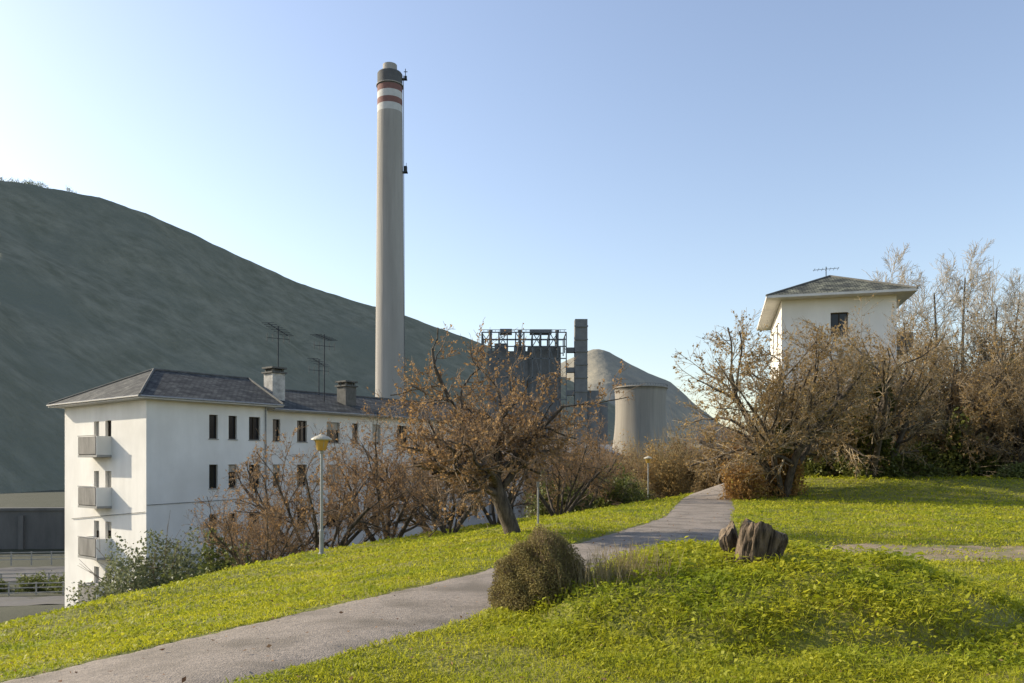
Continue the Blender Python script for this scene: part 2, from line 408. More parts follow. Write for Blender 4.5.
def tree_meshes(name, out, ntrunk, leaf_n, leaf_size, leaf_mat, twig_mat, rng, minr=.004, leaf_levels=1):
    allp = np.vstack([np.array(s)[:,7:10] for s in out if len(s)])
    tv = []; tf = []; o = 0
    for lv in range(ntrunk):
        v, f = tubes(out[lv], 10 if lv == 0 else 7); tv.append(v); tf.append(f+o); o += len(v)
    V = np.vstack(tv)
    trunk = npmesh(name+"_trunk", V, np.vstack(tf), [M_bark], smooth=True)
    cv = []; cf = []; cm = []; o = 0
    for lv in range(ntrunk, len(out)):
        S = np.array(out[lv]); S[:,6] = np.maximum(S[:,6], minr); S[:,13] = np.maximum(S[:,13], minr*.8)
        v, f = tubes(S, 4 if lv < len(out)-1 else 3); cv.append(v); cf.append(f+o); cm.append(np.zeros(len(f))); o += len(v)
    if leaf_n:
        S = np.vstack([np.array(s) for s in out[-leaf_levels:]])
        k = rng.integers(0, len(S), leaf_n); t = rng.random((leaf_n,1))
        P = S[k,0:3]*(1-t)+S[k,7:10]*t+rng.normal(size=(leaf_n,3))*leaf_size*.6
        v, f = leafquads(P, leaf_size, rng); cv.append(v); cf.append(f+o); cm.append(np.ones(len(f)))
    crown = npmesh(name+"_crown", np.vstack(cv), np.vstack(cf), [twig_mat, leaf_mat], np.concatenate(cm))
    return trunk, crown, float(np.percentile(allp[:,2], 99.7))

def place_tree(meshes, x, y, rot, top, label, category="tree", name="bare_tree", group=None, zoff=-.08, wide=1.0):
    zb = h1(x, y)+zoff; sc = (top-zb)/meshes[2]
    e = empty(name, (x, y, zb), R(rot), label=label, category=category, group=group)
    e.scale = (sc*wide, sc*wide, sc)
    for me, n in zip(meshes[:2], ("trunk","crown")): link(bpy.data.objects.new(n, me), e)
    return e

def bush_points(rng, n, rx, ry, rz, inner=.55, lump=.25, flatb=True):
    d = rng.normal(size=(n,3)); d /= np.linalg.norm(d, axis=1, keepdims=True)
    if flatb: d[:,2] = np.where(d[:,2] < -.15, -d[:,2], d[:,2])
    l = 1+lump*(np.sin(d[:,0]*5+rng.random()*6)*np.sin(d[:,1]*5+rng.random()*6)+.6*np.sin(d[:,2]*7+d[:,0]*6+rng.random()*6)+.4*np.sin(d[:,1]*13+d[:,2]*11))
    r = (inner+(1-inner)*rng.random(n)**.6)*l
    P = d*r[:,None]*np.array([rx,ry,rz]); P[:,2] = np.maximum(P[:,2], -.1*rz)
    return P
def bush_meshes(name, rng, rx, ry, rz, nleaf, lsize, leafm, nst=60, twigm=None, inner=.5, lump=.25):
    P = bush_points(rng, nleaf, rx, ry, rz, inner, lump)
    P += rng.normal(size=P.shape)*lsize*.8
    v, f = leafquads(P, lsize, rng); fol = npmesh(name+"_foliage", v, f, [leafm])
    T = bush_points(rng, nst, rx, ry, rz, .8, lump); segs = []
    for t in T:
        p0 = np.array([t[0]*.12, t[1]*.12, 0]); p1 = t*.5+np.array([0,0,.12*rz])+rng.normal(size=3)*.04*rx; p2 = t*1.08
        r = .012*max(rx, .5)
        segs.append(np.concatenate([p0, p1-p0, [r], p1, p2-p0, [r*.6]])); segs.append(np.concatenate([p1, p2-p0, [r*.6], p2, p2-p1, [r*.25]]))
        for q in range(2):
            m_ = p1+(p2-p1)*rng.uniform(.3,.9); e_ = m_+(p2-p1)*.4+rng.normal(size=3)*.14*rx
            segs.append(np.concatenate([m_, e_-m_, [r*.35], e_, e_-m_, [r*.15]]))
    v, f = tubes(segs, 4); st = npmesh(name+"_stems", v, f, [twigm or M_twig])
    return st, fol

# ---- centre fruit tree
Lc = [dict(seg=5, wob=.05, up=.02, tip=.85),
      dict(n=9, ang=62, ratio=2.0, wob=.15, up=.03, seg=8, start=.6, rr=.52, tip=.4, even=True),
      dict(n=8, ang=58, ratio=.52, wob=.24, up=.02, seg=6, start=.15, rr=.6),
      dict(n=7, ang=54, ratio=.6, wob=.24, up=.03, seg=4, start=.15, rr=.6),
      dict(n=5.5, ang=48, ratio=.58, wob=.2, up=.05, seg=3, start=.15, rr=.6),
      dict(n=3.5, ang=42, ratio=.58, wob=.16, up=.04, seg=2, start=.1, rr=.6)]
ENV = ellenv((-.1,0,2.8), (2.7,2.4,2.15), .10, 2.1)
best = None
for sd_ in range(60, 84):      # choose the growth whose limbs fill the crown most evenly
    out = grow(np.random.default_rng(sd_), Lc[:3], (0,0,0), (-.35,0,1), 1.35, .17, env=ENV)
    p = np.vstack([np.array(s)[:,7:10] for s in out]); h, _, _ = np.histogram2d(p[:,0], p[:,2], bins=[6,5], range=[[-2.8,2.6],[1.0,4.9]])
    sc_ = np.minimum(h, 7).sum()
    if best is None or sc_ > best[0]: best = (sc_, sd_)
rng = np.random.default_rng(best[1])
out0 = grow(rng, Lc[:3], (0,0,0), (-.35,0,1), 1.35, .17, env=ENV)
fine = [[], [], []]; rf_ = np.random.default_rng(5)
Lf = [dict(Lc[3], seg=4), Lc[4], Lc[5]]
for s in out0[2]:
    if rf_.random() < .70:
        dd = s[10:13]/np.linalg.norm(s[10:13]); a = rf_.normal(size=3); a -= a.dot(dd)*dd; a /= np.linalg.norm(a); an = R(54)*rf_.uniform(.6,1.3)
        t = rf_.random(); pos = s[0:3]*(1-t)+s[7:10]*t
        o3 = grow(rf_, Lf, stems=[(pos, dd*math.cos(an)+a*math.sin(an), .62*rf_.uniform(.7,1.25), max(s[6]*.6,.004))], env=ENV)
        for i_ in range(3): fine[i_] += o3[i_]
out = out0 + fine
mt = tree_meshes("fruit_tree", out, 3, 9500, .034, M_leaf_brown, M_twig, rng, minr=.0042, leaf_levels=2)
place_tree(mt, .05, 19.2, 0, 3.3, "gnarled spreading fruit tree with short leaning trunk on the lawn", name="fruit_tree")

# ---- multi-stem shrubby trees
def multistem(seed, nst, ln, rad, spread, lv, env=None):
    rng = np.random.default_rng(seed); st = []
    for i in range(nst):
        a = i*2*math.pi/nst+rng.random()*.8; s = spread*rng.uniform(.35, 1.25)
        st.append(((.22*math.cos(a), .22*math.sin(a), 0), (s*math.cos(a), s*math.sin(a), 1), ln*rng.uniform(.8, 1.15), rad*rng.uniform(.6, 1.1)))
    return grow(rng, lv, stems=st, env=env), rng
Lm = [dict(seg=6, wob=.1, up=.02, tip=.4),
      dict(n=6.5, ang=48, ratio=.6, wob=.17, up=.02, seg=5, start=.22, rr=.55),
      dict(n=6, ang=45, ratio=.55, wob=.18, up=.03, seg=4, start=.15, rr=.55),
      dict(n=5, ang=42, ratio=.55, wob=.17, up=.03, seg=3, start=.15, rr=.6),
      dict(n=3.2, ang=40, ratio=.6, wob=.12, up=.03, seg=2, start=.1, rr=.6)]
out, rng = multistem(5, 7, 3.6, .11, .8, Lm, ellenv((0,0,2.6), (3.0,3.0,2.3), .16, 2))
mA1 = tree_meshes("shrub_tree_a", out, 2, 4500, .042, M_leaf_brown, M_twig, rng, minr=.0055)
out, rng = multistem(8, 6, 3.8, .12, .65, Lm, ellenv((0,0,2.9), (2.7,2.9,2.5), .16, 4))
mA2 = tree_meshes("shrub_tree_b", out, 2, 3500, .042, M_leaf_brown, M_twig, rng, minr=.0055)
g1 = "bare trees on the slope below the lawn"
for (x, y, r, tp, mm, wd) in [(-7.4,30,0,1.3,mA1,.85),(-5.2,33,80,2.3,mA2,.85),(-3.2,36,200,2.9,mA1,.8),(-10.4,33,140,-.4,mA2,.85),(-.6,34,300,2.2,mA2,.8),(-8.6,27.5,50,-1.0,mA1,.8),(2.2,37,20,2.6,mA1,.75),(3.8,43,120,2.4,mA2,.8),(-2.3,29.5,170,.8,mA1,.75)]:
    place_tree(mm, x, y, r, tp, "bare brown multi-stemmed tree with few dry leaves", name="bare_tree", group=g1, wide=wd)
# right-hand pair
Lr = [dict(seg=6, wob=.12, up=.0, tip=.45),
      dict(n=8, ang=52, ratio=.62, wob=.18, up=.01, seg=6, start=.25, rr=.55),
      dict(n=7, ang=48, ratio=.56, wob=.18, up=.02, seg=4, start=.15, rr=.55),
      dict(n=6, ang=44, ratio=.56, wob=.17, up=.03, seg=3, start=.12, rr=.6),
      dict(n=4, ang=42, ratio=.6, wob=.12, up=.02, seg=2, start=.1, rr=.6)]
out, rng = multistem(21, 8, 5.0, .19, .72, Lr, ellenv((-.9,0,4.0), (4.1,3.9,3.7), .11, 5))
mR1 = tree_meshes("old_tree_a", out, 2, 15000, .055, M_leaf_gold, M_twig_grey, rng, minr=.007, leaf_levels=2)
t1 = place_tree(mR1, 12.3, 36.2, 0, 6.5, "bare spreading tree with ivy-clad stems beside the path", name="bare_tree")
out, rng = multistem(33, 7, 5.6, .22, .58, Lr, ellenv((0,0,4.7), (4.0,3.8,3.9), .12, 7))
mR2 = tree_meshes("old_tree_b", out, 2, 14000, .055, M_leaf_gold, M_twig_grey, rng, minr=.007, leaf_levels=2)
t2 = place_tree(mR2, 18.6, 41.5, 0, 7.9, "bare tree with thick ivy round its trunk", name="bare_tree")
g2 = "bare brown trees in the scrub on the bank"
place_tree(mR1, 25.2, 46, 130, 7.6, "bare brown tree in scrub beside the white house", name="bare_tree", group=g2, wide=.9)
t5 = place_tree(mR2, 30.5, 48, 70, 8.8, "bare brown tree in scrub on the bank", name="bare_tree", group=g2)
place_tree(mR1, 28.0, 43.5, 230, 5.8, "bare brown tree in scrub on the bank", name="bare_tree", group=g2)
place_tree(mR2, 22.6, 47.5, 200, 7.0, "bare brown tree in scrub before the white house", name="bare_tree", group=g2, wide=.8)
place_tree(mR1, 16.4, 45.5, 80, 4.8, "low bare brown tree before the white house", name="bare_tree", group=g2, wide=.9)
def ivy(parent, seed, n, rx, ry, hz, m, name="ivy", ls=.09):
    rng = np.random.default_rng(seed); a = rng.random(n)*2*np.pi; z = rng.random(n)**.8*hz
    r = (.45+.55*rng.random(n))*(1+.35*np.sin(z*2.3+a*2)+.2*np.sin(a*5))*(1-.35*(z/hz)**2)
    P = np.stack([rx*r*np.cos(a), ry*r*np.sin(a), z], 1)/parent.scale[0]
    v, f = leafquads(P, ls/parent.scale[0], rng); o = link(bpy.data.objects.new(name, npmesh(name, v, f, [m])), parent); return o
ivy(t1, 1, 6000, .85, .8, 2.0, M_leaf_rust, ls=.055)
ivy(t1, 9, 4500, .55, .5, 3.4, M_leaf_dark, ls=.06)
ivy(t2, 2, 16000, 1.15, 1.0, 5.8, M_leaf_dark, ls=.085)
ivy(t5, 3, 12000, 1.6, 1.2, 7.0, M_leaf_dark, ls=.1)

# tall pale trees on the bank behind
Lt = [dict(seg=7, wob=.04, up=.04, tip=.3),
      dict(n=13, ang=48, ratio=.45, wob=.11, up=.07, seg=5, start=.22, rr=.42),
      dict(n=8, ang=42, ratio=.5, wob=.14, up=.05, seg=4, start=.15, rr=.55),
      dict(n=6, ang=38, ratio=.55, wob=.13, up=.04, seg=3, start=.1, rr=.6),
      dict(n=3.5, ang=36, ratio=.6, wob=.1, up=.03, seg=2, start=.1, rr=.6)]
rng = np.random.default_rng(41)
out = grow(rng, Lt, (0,0,0), (.03,0,1), 10, .17, env=ellenv((0,0,7.0), (4.2,4.2,5.4), .14, 3)); mT1 = tree_meshes("pale_tree_a", out, 1, 0, .05, M_leaf_brown, M_twig_pale, rng, minr=.010)
rng = np.random.default_rng(43)
out = grow(rng, Lt, (0,0,0), (-.03,0,1), 10, .15, env=ellenv((0,0,7.2), (3.6,3.8,5.0), .14, 6)); mT2 = tree_meshes("pale_tree_b", out, 1, 0, .05, M_leaf_brown, M_twig_pale, rng, minr=.010)
rg = random.Random(4)
for i, (x, y, tp) in enumerate([(29.5,67,16),(33,70,18.5),(36,68,18),(39.5,70,19),(42.5,68,16.5),(46.5,70,17),(37,61,14.5),(41.5,62,13.5)]):
    place_tree((mT1, mT2)[i % 2], x, y, rg.uniform(0,360), tp, "tall pale leafless tree on the bank", name="bare_tree", group="pale bare trees on the bank", wide=.95)
for i, (x, y, tp) in enumerate([(20,68,4.2),(22,74,4.6),(17.5,80,2.8),(25,84,5),(6.6,72,2.2),(4,64,2.2),(21.0,60,4.2),(9,84,1.5),(12.5,90,2.5)]):
    place_tree((mA1, mA2)[i % 2], x, y, rg.uniform(0,360), tp, "small bare brown tree by the far path", name="bare_tree", group="bare trees by the far path")

# ---- leafy bushes
def bush(name, label, x, y, rx, ry, rz, n, ls, m, seed, zoff=-.1, group=None, category="bush", **k):
    rng = np.random.default_rng(seed); ms = bush_meshes(name, rng, rx, ry, rz, n, ls, m, **k)
    e = empty(name, (x, y, h1(x,y)+zoff), 0, label=label, category=category, group=group)
    for me, nn in zip(ms, ("stems","foliage")): link(bpy.data.objects.new(nn, me), e)
    return e
bush("laurel_bush", "large pale green bush on the slope by the apartment block", -13.0, 29.5, 2.5, 2.2, 3.5, 22000, .065, M_leaf_grey, 1, lump=.28)
bush("laurel_bush", "low green bush on the slope by the apartment block", -10.2, 28.5, 1.6, 1.5, 2.1, 8000, .075, M_leaf_green, 2, lump=.3)
bush("laurel_bush", "low green bush on the slope by the apartment block", -15.2, 31.5, 1.3, 1.3, 2.3, 7000, .07, M_leaf_grey, 3, lump=.3)
# foreground round bush
rng = np.random.default_rng(77)
e = empty("round_bush", (.33, 8.85, h1(.33, 8.85)-.03), 0, label="small dense round brown-green bush beside the path", category="bush")
segs = []
def lb(d): return 1+.06*np.sin(d[...,0]*5+1)+.05*np.sin(d[...,1]*6+d[...,2]*4)+.04*np.sin(d[...,0]*11+d[...,2]*9)
BR = np.array([.53,.52,.76])
for i in range(6500):
    d = rng.normal(size=3); d[2] = abs(d[2])*.9-.05; d /= np.linalg.norm(d)
    tip = d*BR*lb(d)*rng.uniform(.8,1.07); tip[2] = max(tip[2]+.06, .02)
    mid = tip*rng.uniform(.3,.55)+rng.normal(size=3)*.03; b = tip*np.array([.12,.12,0])
    if i < 250: segs.append(np.concatenate([b, mid-b, [.007], mid, tip-b, [.004]]))
    segs.append(np.concatenate([mid+(tip-mid)*.45, tip-mid, [.0024], tip, tip-mid+rng.normal(size=3)*.1, [.0012]]))
v, f = tubes(segs, 3); link(bpy.data.objects.new("stems", npmesh("round_bush_stems", v, f, [M_twig])), e)
n = 52000; d = rng.normal(size=(n,3)); d[:,2] = np.abs(d[:,2])*.95-.12; d /= np.linalg.norm(d, axis=1, keepdims=True)
l = (lb(d)+.05*np.sin(d[:,0]*17+d[:,1]*13)*np.sin(d[:,2]*15))*(.72+.30*rng.random(n)**.8)
P = d*l[:,None]*BR; P[:,2] = np.maximum(P[:,2]+.06, .01)
v, f = leafquads(P, .011, rng); link(bpy.data.objects.new("foliage", npmesh("round_bush_foliage", v, f, [M_leaf_drybush])), e)

bush("rust_bush", "yellow-brown leafy shrub at the edge of the path", 10.4, 36.0, 1.0, .9, 2.2, 5500, .055, M_leaf_rust, 11, lump=.35, inner=.3, nst=160)
bush("green_shrub", "dark green shrub under the ivy tree", 20.8, 42.5, 2.2, 1.3, 1.2, 6000, .09, M_leaf_dark, 13)
bush("green_shrub", "dark green shrub on the grassy bank", 17.0, 43.5, 1.5, 1.2, 1.3, 5000, .09, M_leaf_dark, 14)
for i, (x, y, rx, rz, m) in enumerate([(25.5,45,2.4,3.0,M_leaf_dark),(29,46.5,3.0,4.6,M_leaf_thicket),(32.8,47,3.2,6.2,M_leaf_dark),(36,49,3.2,7,M_leaf_thicket),(29.8,53,3.6,6.6,M_leaf_thicket),(34.5,55,4,8.6,M_leaf_thicket),(27,54,3,5.0,M_leaf_thicket),(40,56,4,9,M_leaf_thicket),(38,52,3,8,M_leaf_dark)]):
    bush("thicket_bush", "tall dark tangled thicket covered in ivy" if m is M_leaf_dark else "tall brown tangled thicket", x, y, rx, rx*.8, rz, 12000, .11, m, 30+i, nst=320, twigm=M_twig_grey, lump=.4, inner=.3, group="thicket on the bank")
for i, (x, y) in enumerate([(26.0,41.0),(27.7,41.3),(29.4,41.6)]):
    bush("clipped_hedge", "low green garden hedge at the top of the lawn", x, y, 1.1, .6, .85, 3000, .07, M_leaf_green, 50+i, lump=.1, group="low hedges by the lawn")
for i, (x, y, rx, rz, m) in enumerate([(2.5,41.5,1.8,1.8,M_leaf_green),(5.2,46.5,1.8,2.0,M_leaf_dark),(7.0,51,1.9,2.2,M_leaf_green),(6.0,56,2.6,3.4,M_leaf_drybush),(9.4,60.5,1.7,2.4,M_leaf_drybush),(9.0,65,2.4,4.2,M_leaf_thicket)]):
    bush("verge_shrub", "low shrub along the lawn edge", x, y, rx, rx*.8, rz, 5500, .08, m, 70+i, group="shrubs along the lawn edge", nst=150)
for i, (x, y, rx, rz) in enumerate([(13.2,70,2.6,4.6),(10.5,74,2.6,4.8),(16.5,76,2.6,4.8),(13,82,3,5.6),(19,86,3.5,6),(16.8,66,1.6,2.6)]):
    bush("dry_reed_bush", "tall straw-coloured dry bush by the far path", x, y, rx, rx*.8, rz, 6000, .10, (M_leaf_gold, M_leaf_gold, M_leaf_thicket)[i % 3], 80+i, twigm=M_straw, nst=400, lump=.35, group="dry bushes by the far path")

# ---- grass cover
rng = np.random.default_rng(5)
N = 620000
r = 4.3*np.exp(rng.random(N)**1.15*math.log(60/4.3)); th = rng.uniform(-.74, .76, N)
X = r*np.sin(th); Y = r*np.cos(th)
dp = pdist(X, Y, PATH); dd = pdist(X, Y, DIRT)
edge = HWf(Y)-.09+.13*wob(X, Y, 4)
ind = dd < 1.35+.4*wob(X, Y, 3)
tuft = wob(X*1.3, Y*2.2, 2.4) > .12
keep = (dp > edge) & (~ind | (tuft & (rng.random(N) < .45))) & (X > np.interp(Y, [0,12,23,32,42,55,75], [-14,-12,-9,-5,0,6,10]))
keep &= rng.random(N) < (.45+.75*sst(-.35,.3,wob(X,Y,2.6)))
X, Y, r = X[keep], Y[keep], r[keep]; n = len(X); Z = H(X, Y)
cl = wob(X, Y, 3.2)*.45+wob(X+5, Y-3, 9)*.55
mound = np.clip(1-(((X-2.75)/3.3)**2+((Y-9.0)/3.6)**2), 0, 1)**.4
ht = (.032+.062*mound)*(r/6)**.55*(1+1.0*cl)*rng.uniform(.4, 1.3, n)
ht = np.maximum(ht, .012)
isleaf = rng.random(n) < (.30+.42*mound)
yaw = rng.random(n)*2*np.pi; w = np.where(isleaf, .0105+.004*mound, .0035)*(r/6)**.8*rng.uniform(.6,1.4,n)
lean = rng.normal(size=(n,2))*np.where(isleaf, .8, .5)[:,None]*ht[:,None]
wx, wy = np.cos(yaw)*w, np.sin(yaw)*w
B = np.stack([X, Y, Z-.01], 1)
t = np.where(isleaf, .75, .45)
mid = B+np.stack([lean[:,0]*t, lean[:,1]*t, ht*t+.01], 1)
tip = B+np.stack([lean[:,0]*1.15, lean[:,1]*1.15, ht+.01], 1)
low = np.where(isleaf[:,None], B+np.stack([lean[:,0]*.45, lean[:,1]*.45, ht*.72], 1), B)
tip = np.where(isleaf[:,None], low+np.stack([-wy*2.0+lean[:,0]*.3, wx*2.0+lean[:,1]*.3, w*rng.normal(0,.9,n)], 1), tip)
mid = np.where(isleaf[:,None], (low+tip)/2+np.array([0,0,1])*w[:,None]*.35, mid)
W = np.stack([wx, wy, np.where(isleaf, w*rng.normal(0,.35,n), 0)], 1)
V = np.stack([low, mid+W, tip, mid-W], 1).reshape(-1, 3)
o = link(bpy.data.objects.new("grass", npmesh("grass", V, np.arange(4*n).reshape(n,4), [M_grass])))
meta(o, label="lush yellow-green grass and low ground cover", category="grass", kind="stuff")
# fallen leaves
n = 9000; r = 4.5*np.exp(rng.random(n)*math.log(45/4.5)); th = rng.uniform(-.75,.78,n); X = r*np.sin(th); Y = r*np.cos(th)
k = rng.random(n) < np.where(((Y > 13)&(X > 3)) | (np.hypot(X-.2, Y-19) < 5), 1, .15); X, Y, r = X[k], Y[k], r[k]
P = np.stack([X, Y, H(X,Y)+.02+.02*(r/8)], 1); v, f = leafquads(P, .022, rng, flat=.8); 
o = link(bpy.data.objects.new("fallen_leaves", npmesh("fallen_leaves", v, f, [M_leaf_fallen]))); meta(o, label="scattered dry brown leaves on the lawn", category="fallen leaves", kind="stuff")
# dry stalks by the bush
n = 420; X = rng.normal(1.08, .28, n); Y = rng.normal(8.6, .16, n); Z = H(X, Y)
hh = rng.uniform(.12,.42,n); ln = rng.normal(size=(n,2))*.26
segs = [np.concatenate([[X[i],Y[i],Z[i]], [ln[i,0],ln[i,1],1], [.003], [X[i]+ln[i,0]*hh[i], Y[i]+ln[i,1]*hh[i], Z[i]+hh[i]], [ln[i,0],ln[i,1],1], [.0016]]) for i in range(n)]
v, f = tubes(segs, 3); o = link(bpy.data.objects.new("dry_stalks", npmesh("dry_stalks", v, f, [M_straw]))); meta(o, label="tuft of dry straw-coloured stalks beside the bush", category="dry grass", kind="stuff")

# ------------------------------------------------------------------ stumps
def stump(name, label, x, y, rb, hgt, lean, seed, rot=0, cut=.0, zo=-.06, sq=1.0):
    e = empty(name, (x, y, h1(x,y)+zo), R(rot), label=label, category="tree stump")
    n = 96; K = 22; V = []
    for j in range(K):
        t = j/(K-1)
        for i in range(n):
            a = 2*math.pi*i/n
            c = Vector((math.cos(a)*1.3, math.sin(a)*1.3, t*.6+seed))
            cr = abs(mnoise.noise(Vector((math.cos(a)*6, math.sin(a)*6, t*.5+seed))))
            rad = rb*(1.05-.05*t+.10*math.exp(-t*8)-.14*max(0,t-.86)/.14)*(1+.22*mnoise.noise(c)-.20*max(0,.13-cr)/.13+.04*mnoise.noise(Vector((math.cos(a)*14, math.sin(a)*14, t*1.5+seed))))
            top = hgt*(1+.12*mnoise.noise(Vector((math.cos(a)*1.2, math.sin(a)*1.2, seed*2)))+.05*mnoise.noise(Vector((math.cos(a)*6, math.sin(a)*6, seed)))+cut*math.cos(a))
            V.append((rad*math.cos(a)+lean[0]*t*hgt, sq*rad*math.sin(a)+lean[1]*t*hgt, t*top))
    F = [(j*n+i, j*n+(i+1)%n, (j+1)*n+(i+1)%n, (j+1)*n+i) for j in range(K-1) for i in range(n)]
    me = npmesh(name+"_bark", V, F, [M_stump], smooth=True); link(bpy.data.objects.new("bark", me), e)
    T = V[(K-1)*n:]; c = Vector((lean[0]*hgt, lean[1]*hgt, hgt*.97)); W = list(T); FF = []
    for q, s in ((1,.78),(2,.45),(3,.05)):
        for p in T:
            d = Vector(p)-c; z = c.z+d.z*s*.9+.02*mnoise.noise(Vector(p)*14+Vector((q,0,0)))
            W.append((c.x+d.x*s, c.y+d.y*s, z))
    for q in range(3):
        FF += [(q*n+i, q*n+(i+1)%n, (q+1)*n+(i+1)%n, (q+1)*n+i) for i in range(n)]
    link(bpy.data.objects.new("cut_top", npmesh(name+"_cut_top", W, FF, [M_stumptop], smooth=True)), e)
stump("tree_stump", "chunky weathered leaning tree stump on the grassy mound", 2.74, 9.05, .25, .50, (.20,-.20), 3.3, cut=-.18)
stump("tree_stump", "small dark piece of broken stump touching the larger one", 2.62, 9.36, .10, .40, (-.30,.0), 7.7, rot=20, cut=.25)

# ------------------------------------------------------------------ lamps
def lamp(x, y, label, hgt=3.5):
    e = empty("street_lamp", (x, y, h1(x,y)-.02), 0, label=label, category="street lamp", group="park lamps along the lawn")
    b = MB(); b.lathe([(.10,0),(.10,.05),(.065,.08),(.06,.7),(.045,.75),(.036,hgt-.52),(.06,hgt-.50),(.06,hgt-.44),(.03,hgt-.43)], 14); b.obj("post", [M_post], e, smooth=False)
    b = MB(); b.lathe([(.10,hgt-.43),(.13,hgt-.42),(.20,hgt-.14),(.205,hgt-.12)], 20, cap=True); b.obj("diffuser", [M_lampyel], e)
    b = MB(); b.lathe([(.19,hgt-.145),(.30,hgt-.12),(.29,hgt-.09),(.20,hgt-.03),(.08,hgt+.01),(.03,hgt+.05),(.0,hgt+.06)], 20, cap=False); b.obj("lamp_cap", [M_lampwhite], e)
    for k in range(4):
        a = k*math.pi/2+.6; b = MB(); b.beam((.115*math.cos(a), .115*math.sin(a), hgt-.43), (.215*math.cos(a), .215*math.sin(a), hgt-.12), .01); b.obj("bracket", [M_lampwhite], e)
lamp(-5.5, 23, "grey park lamp with yellowed lantern on the lawn slope", 3.45)
lamp(9.4, 55, "grey park lamp with yellowed lantern by the far path", 3.7)
e = empty("marker_post", (.72, 22, h1(.72,22)), 0, label="thin grey metal post on the lawn", category="post")
b = MB(); b.lathe([(.03,0),(.025,1.15),(.0,1.17)], 8, cap=False); b.obj("pole", [M_metal], e)
b = MB(); b.box((-.04,-.03,1.05),(.04,.03,1.2)); b.obj("cap", [M_metal], e)

# ------------------------------------------------------------------ buildings
def facade(mb, o, u, L, z0, z1, ops, depth=.2, m=0):
    ux, uy = u; nx_, ny_ = uy, -ux
    P = lambda s, z, d=0: (o[0]+ux*s-nx_*d, o[1]+uy*s-ny_*d, z)
    xs = sorted({0, L, *[q for p in ops for q in (p[0], p[2])]}); zs = sorted({z0, z1, *[q for p in ops for q in (p[1], p[3])]})
    for i in range(len(xs)-1):
        for j in range(len(zs)-1):
            cx = (xs[i]+xs[i+1])/2; cz = (zs[j]+zs[j+1])/2
            if any(p[0] < cx < p[2] and p[1] < cz < p[3] for p in ops): continue
            mb.face([P(xs[i],zs[j]), P(xs[i+1],zs[j]), P(xs[i+1],zs[j+1]), P(xs[i],zs[j+1])], m)
    for a, b, c, d in ops:
        mb.face([P(a,b),P(c,b),P(c,b,depth),P(a,b,depth)], m); mb.face([P(a,d,depth),P(c,d,depth),P(c,d),P(a,d)], m)
        mb.face([P(a,b,depth),P(a,d,depth),P(a,d),P(a,b)], m); mb.face([P(c,b),P(c,d),P(c,d,depth),P(c,b,depth)], m)

WC = {}
def window(parent, o, u, op, depth=.2, name="window", shutter=0):
    a, b, c, d = op; w = c-a; h = d-b; ux, uy = u; nx_, ny_ = uy, -ux
    key = (round(w,2), round(h,2), name)
    if key not in WC:
        g = MB(); g.box((0,.03,0),(w,.05,h))
        f = MB(); t = .06
        f.box((0,-.03,0),(t,.027,h)); f.box((w-t,-.03,0),(w,.027,h)); f.box((t,-.028,0),(w-t,.026,t)); f.box((t,-.028,h-t),(w-t,.026,h))
        if w > .8: f.box((w/2-t/2,-.026,t),(w/2+t/2,.025,h-t))
        s = MB(); s.box((-.05,-depth-.05,-.06),(w+.05,-.035,-.003))
        WC[key] = (g.mesh("window_glass", [M_glass]), f.mesh("window_frame", [M_frame]), s.mesh("window_sill", [M_concrete]))
    g, f, s = WC[key]
    ob = bpy.data.objects.new(name, g); ob.location = (o[0]+ux*a-nx_*depth, o[1]+uy*a-ny_*depth, b); ob.rotation_euler = (0,0,math.atan2(uy,ux)); link(ob, parent)
    link(bpy.data.objects.new("frame", f), ob)
    if name == "window": link(bpy.data.objects.new("sill", s), ob)
    if shutter > 0:
        q = MB(); k = int(h*shutter/.09)
        for i in range(k): q.box((.065,-.05,h-.02-(i+1)*.09+.008),(w-.065,-.032,h-.02-i*.09))
        q.box((.065,-.040,h-.02-k*.09),(w-.065,-.031,h-.025)); q.obj("shutter", [M_shutter], ob)

def roofface(mb, pts, m=0):
    p = [Vector(q) for q in pts]; n = (p[1]-p[0]).cross(p[2]-p[0]).normalized(); 
    u = Vector((0,0,1)).cross(n); u = u.normalized() if u.length > 1e-4 else Vector((1,0,0)); v = n.cross(u)
    mb.face(pts, m, [(q.dot(u), q.dot(v)) for q in p])

ZB = -9.6
cA = (-21.4, 46.6); ang = math.atan2(.78,.62)
apt = empty("apartment_block", (cA[0], cA[1], ZB), ang, label="white four-storey apartment block with slate hipped roof and small balconies", category="apartment block")
E = 3.85-ZB
rows = [2.4-ZB-.75, -.72-ZB-.75, -3.84-ZB-.75, -6.96-ZB-.75]
LA, WA = 8.2, 11.0; SB = 1.1; LB = 38.0
wall = MB()
front = []
for z in rows:
    for tc, w in ((4.3,.6),(5.65,.6),(7.25,.85)): front.append((tc-w/2, z, tc+w/2, z+1.5))
facade(wall, (0,0), (1,0), LA, 0, E, front)
left = []
for k, zf in enumerate([.62,-2.53,-5.68,-8.6]):
    z = zf-ZB+.05; left.append((WA-5.15, z+.02, WA-4.35, z+2.1)); left.append((WA-6.7, z+1.0, WA-6.0, z+2.1))
facade(wall, (0,WA), (0,-1), WA, 0, E, left)
facade(wall, (LA,0), (0,1), SB, 0, E, [])
fb = []
for z in rows:
    t = 1.2; k = 0
    while t < LB-LA-2:
        w = (.6,.85,1.2)[k % 3]; fb.append((t, z, t+w, z+1.5)); t += (2.0,2.6,2.4)[k % 3]; k += 1
facade(wall, (LA,SB), (1,0), LB-LA, 0, E-.15, fb)
facade(wall, (LB,SB), (0,1), WA-SB, 0, E-.15, [])
